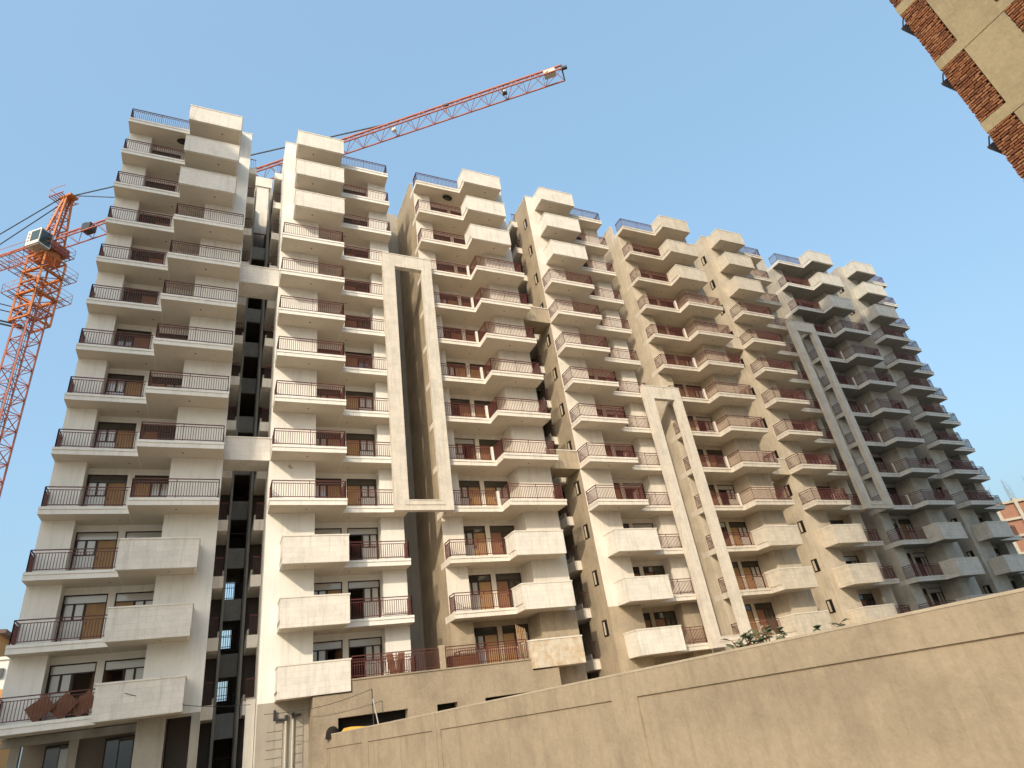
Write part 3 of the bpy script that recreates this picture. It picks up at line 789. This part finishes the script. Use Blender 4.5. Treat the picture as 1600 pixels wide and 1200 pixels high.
lb = thing('distant_house', 'pale distant house with orange base and brown roof at the left edge', 'house', (-40, 142, 0))
def lpart(name, b): return link(name, recentre(b, name, lb.location), lb, lb.location)
c = azp(-15.2, 150, 0)
b = MB(); b.obox((c.x, c.y, 9), (9.0, 0, 0), (0, 6, 0), (0, 0, 9), 'orangewall'); b.obox((c.x, c.y, 20.5), (8.6, 0, 0), (0, 5.6, 0), (0, 0, 2.5), 'farwhite'); lpart('wall', b)
b = MB(); b.obox((c.x, c.y, 22.9), (8.9, 0, 0), (0, 5.9, 0), (0, 0, .25), 'farwhite'); b.obox((c.x, c.y, 25.2), (6, 0, 0), (0, 4, 0), (0, 0, 2.0), 'orangewall')
b.prism([(c.x - 7, c.y - 5), (c.x + 7, c.y - 5), (c.x + 7, c.y + 5), (c.x - 7, c.y + 5)], 27.2, 27.8, 'roofbrown'); b.obox((c.x, c.y, 28.2), (5, 0, 0), (0, 3.4, 0), (0, 0, .5), 'roofbrown'); lpart('roof', b)
for i in range(4):
    for z in (19.8, 16.3):
        b = MB(); x = c.x + 7.4 - i * 2.6; b.box(x - .7, x + .7, c.y - 6.02, c.y - 5.5, z, z + 1.5, 'darkpane'); lpart('window', b)

# ------------------------------------------------------------------ small things on and around the towers
def hive(loc, label):
    b = MB(); vs = []; fs = []; n = 14; mrow = 8
    for i in range(mrow + 1):
        t_ = math.pi * i / mrow
        for j in range(n):
            a = 2 * math.pi * j / n; r = math.sin(t_) * (1 + .12 * math.sin(3 * a + i))
            vs.append((loc[0] + .42 * r * math.cos(a), loc[1] + .1 * r * math.sin(a), loc[2] - .26 + .28 * math.cos(t_)))
    for i in range(mrow):
        for j in range(n): fs.append((i * n + j, (i + 1) * n + j, (i + 1) * n + (j + 1) % n, i * n + (j + 1) % n))
    b._add(vs, fs, 'hive'); solo('beehive', b, label, 'beehive', loc)
hive((-4.35, 34.2, EYE + fz(1) - FH), 'dark hanging comb under the top balcony of the leftmost wing')
hive((PER - 4.9, 34.2, EYE + fz(1) - FH), 'dark hanging comb under the top balcony of the second tower')

b = MB(); b._add([(3.14, 33.742, 14.02 + EYE), (3.28, 33.742, 14.06 + EYE), (3.36, 33.742, 13.96 + EYE), (3.46, 33.742, 13.86 + EYE), (3.3, 33.742, 13.8 + EYE), (3.17, 33.742, 13.88 + EYE)], [(0, 5, 4, 3, 2, 1)], 'plaster4')
link('bare_patch', b.mesh('bare_patch'), towers[0], (0, 0, 0))
# boards lying against the lowest left balcony
for i, (x, lab) in enumerate(((-6.15, 'left'), (-5.35, 'middle'), (-4.65, 'right'))):
    b = MB(); zc = EYE + fz(13) + .52
    a = math.radians((38, 48, 36)[i]); u = Vector((math.cos(a), 0, math.sin(a))); v_ = Vector((-math.sin(a) * .97, .25, math.cos(a) * .97))
    b.obox((x, 34.15 + i * .05, zc), u * .42, v_ * .36, u.cross(v_).normalized() * .02, 'wood')
    solo('board', b, 'brown board standing on its corner, %s of three on the lowest left balcony' % lab, 'board', (x, 34.15 + i * .05, EYE + fz(13)))
for i, (x, tl) in enumerate(((8.25, -.12), (8.75, .1))):
    b = MB(); z = EYE + zt_p if False else EYE + 2.79
    b.obox((x, 32.95, z + .5), (.17, 0, .0), (tl * .5, .12, .5), (0, .02, -.005), 'wood')
    solo('board', b, ('left' if i == 0 else 'right') + ' one of two brown boards leaning inside the podium railing', 'board', (x, 32.95, z))
b = MB(); z = EYE + 2.79
b.box(11.3, 12.9, 33.1, 33.5, z, z + .55, 'wood'); b.box(11.28, 12.92, 33.08, 33.52, z + .55, z + .6, 'ply2')
solo('crate', b, 'long red brown crate behind the podium railing in front of dark doors', 'crate', (12.1, 33.3, z))
for i in range(6):
    b = MB(); x = 15.35 + i * .1
    b.bar((x, 33.2, z), (x + .18, 33.6, z + 1.9 - .05 * i), .05, 'ply')
    solo('batten', b, 'wooden batten leaning in a bundle beside the rust stained parapet', 'batten', (x, 33.2, z), 'wooden battens leaning beside the stained parapet')

# pipes on the bare wall under the first solid parapet
pp = thing('drain_pipe', 'pair of drain pipes with dark elbows on bare concrete under a parapet', 'pipe', (3.2, 33.6, 0))
b = MB()
for x in (3.45, 3.75): b.bar((x, 33.6, GZ + EYE), (x, 33.6, EYE + 1.75), .09, 'pipe', 8)
link('riser', recentre(b, 'riser', pp.location), pp, pp.location)
b = MB()
b.bar((2.95, 33.6, EYE + 1.55), (3.45, 33.6, EYE + 1.5), .11, 'steel', 8); b.bar((2.95, 33.6, EYE + 1.5), (2.95, 33.6, EYE + 1.95), .11, 'steel', 8)
b.bar((3.75, 33.6, EYE + 1.6), (4.1, 33.6, EYE + 1.65), .1, 'steel', 8); b.bar((3.45, 33.6, EYE + 1.45), (3.45, 33.6, EYE + 1.7), .12, 'steel', 8); b.bar((3.75, 33.6, EYE + 1.5), (3.75, 33.6, EYE + 1.75), .12, 'steel', 8)
link('elbow', recentre(b, 'elbow', pp.location), pp, pp.location)
# block infill on the same wall
t = towers[0]
bk = MB(); bk.box(-.34, .34, -.02, .02, -.16, .16, 'concrete'); bkm = bk.mesh('block')
bk2 = MB(); bk2.box(-.17, .17, -.02, .018, -.16, .16, 'concrete'); bkm2 = bk2.mesh('block')
for i in range(8):
    link('block', bkm if i % 2 else bkm2, t, (2.98 + (0 if i % 2 else -.17), 33.735, EYE + 1.25 - i * .35))
    if i % 2 == 0: link('block', bkm2, t, (3.16, 33.735, EYE + 1.25 - i * .35))
    link('block', bkm2, t, (4.05, 33.735, EYE + 1.3 - i * .35))

# pole, stick and cable beside the wall
b = MB(); b.bar((7.1, 31.8, 0), (7.0, 31.8, EYE + 2.2), .05, 'steel', 6); solo('pole', b, 'thin dark upright pole before the podium slot', 'pole', (7.1, 31.8, 0))
b = MB(); b.bar((7.6, 31.2, 0), (6.9, 31.2, EYE + 1.75), .05, 'pipe', 6); solo('stick', b, 'pale slanting stick crossing the podium slot', 'stick', (7.6, 31.2, 0))
b = MB(); prev = None
for i in range(11):
    f_ = i / 10; p = Vector((2.4, 32.2, EYE + 1.75)).lerp(Vector((7.0, 31.8, EYE + 2.2)), f_); p.z -= .22 * math.sin(math.pi * f_)
    if prev: b.bar(prev, p, .022, 'wire', 4)
    prev = p
solo('cable', b, 'sagging cable from the drain pipes to the dark pole', 'cable', (2.4, 32.2, EYE + 1.75))
b = MB(); prev = None
for i in range(15):
    f_ = i / 14; p = Vector((-3.0, 32.25, EYE + 3.2)).lerp(Vector((1.9, 33.6, EYE + 2.3)), f_); p.z -= .25 * math.sin(math.pi * f_)
    if prev: b.bar(prev, p, .022, 'wire', 4)
    prev = p
solo('cable', b, 'thin cable drooping across the lowest parapet of the leftmost wing', 'cable', (-3.0, 32.25, EYE + 3.2))

# yellow sheet and dark tub on the far end of the boundary wall
yb0 = 25.3
b = MB(); n = 8; vs = []; fs = []
for i in range(n + 1):
    f_ = i / n; y = yb0 - 3.2 * f_; x = wx(y) + .35
    h = HW + .10 * (1 - f_) + .02 * math.sin(7 * f_) - .02
    for j, (dx, dz) in enumerate(((-.15, -.06), (0, h - HW + .03), (.25, h - HW + .0), (.5, -.2))): vs.append((x + dx, y, EYE + HW + dz))
for i in range(n):
    for j in range(3): fs.append((i * 4 + j, i * 4 + j + 1, (i + 1) * 4 + j + 1, (i + 1) * 4 + j))
b._add(vs, fs, 'lemon'); solo('tarpaulin', b, 'yellow sheet lying low behind the far end of the boundary wall', 'sheet', (wx(yb0) + .35, yb0, EYE + HW - .2))
b = MB(); vs = []; fs = []; n = 14; x, y = wx(25.7) + .1, 25.75
for i, (r, z) in enumerate(((.24, -.15), (.23, 0), (.2, .12), (.14, .2), (.06, .235), (.005, .24))):
    for j in range(n): vs.append((x + r * math.cos(2 * math.pi * j / n), y + r * math.sin(2 * math.pi * j / n), EYE + HW + z))
for i in range(5):
    for j in range(n): fs.append((i * n + j, i * n + (j + 1) % n, (i + 1) * n + (j + 1) % n, (i + 1) * n + j))
b._add(vs, fs, 'hive'); solo('tub', b, 'dark rounded upturned tub at the left end of the boundary wall', 'tub', (x, y, EYE + HW - .15))

# plant showing over the boundary wall
M['leaf'] = mat('grey_green_leaf', (0.10, 0.12, 0.06), 0.6, 0.4, 0, 12.0)
M['leaf2'] = mat('dry_leaf', (0.26, 0.23, 0.14), 0.7, 0.4, 0, 12.0)
def plant(x, y, ht, n, spread, label):
    o = thing('plant', label, 'plant', (x, y, 0))
    s_ = MB(); s_.bar((0, 0, 0), (0, 0, ht - .2), .04, 'wood', 5)
    lv = MB()
    for i in range(n):
        a = rnd.uniform(0, 6.28); r = spread * math.sqrt(rnd.random()); z = ht + rnd.uniform(-.35, .05) - .2 * r
        c = Vector((r * math.cos(a), r * math.sin(a), z))
        if i % 2 == 0: s_.bar((c.x * .3, c.y * .3, ht - .5), c, .012, 'wood', 4)
        dr = Vector((rnd.uniform(-1, 1), rnd.uniform(-1, 1), rnd.uniform(-.2, .6))).normalized(); sd = dr.cross(Vector((0, 0, 1))).normalized()
        L = rnd.uniform(.13, .24); W = L * .28
        k = c + dr * L * .5 + Vector((0, 0, .025)); e = c + dr * L - Vector((0, 0, .03))
        lv._add([c, k + sd * W - Vector((0, 0, .02)), e, k - sd * W - Vector((0, 0, .02)), k], [(0, 1, 4), (1, 2, 4), (2, 3, 4), (3, 0, 4)], 'leaf' if rnd.random() < .7 else 'leaf2')
    link('stem', s_.mesh('stem'), o, (x, y, 0)); q = link('foliage', lv.mesh('foliage'), o, (x, y, 0)); q['kind'] = 'stuff'
plant(wx(8.0) + 0.55, 8.0, EYE + HW + .20, 120, .45, 'leafy plant showing above the boundary wall before the third tower')
plant(wx(6.9) + 0.6, 6.9, EYE + HW + .08, 40, .3, 'few dry leaves just above the boundary wall, right of the leafy plant')
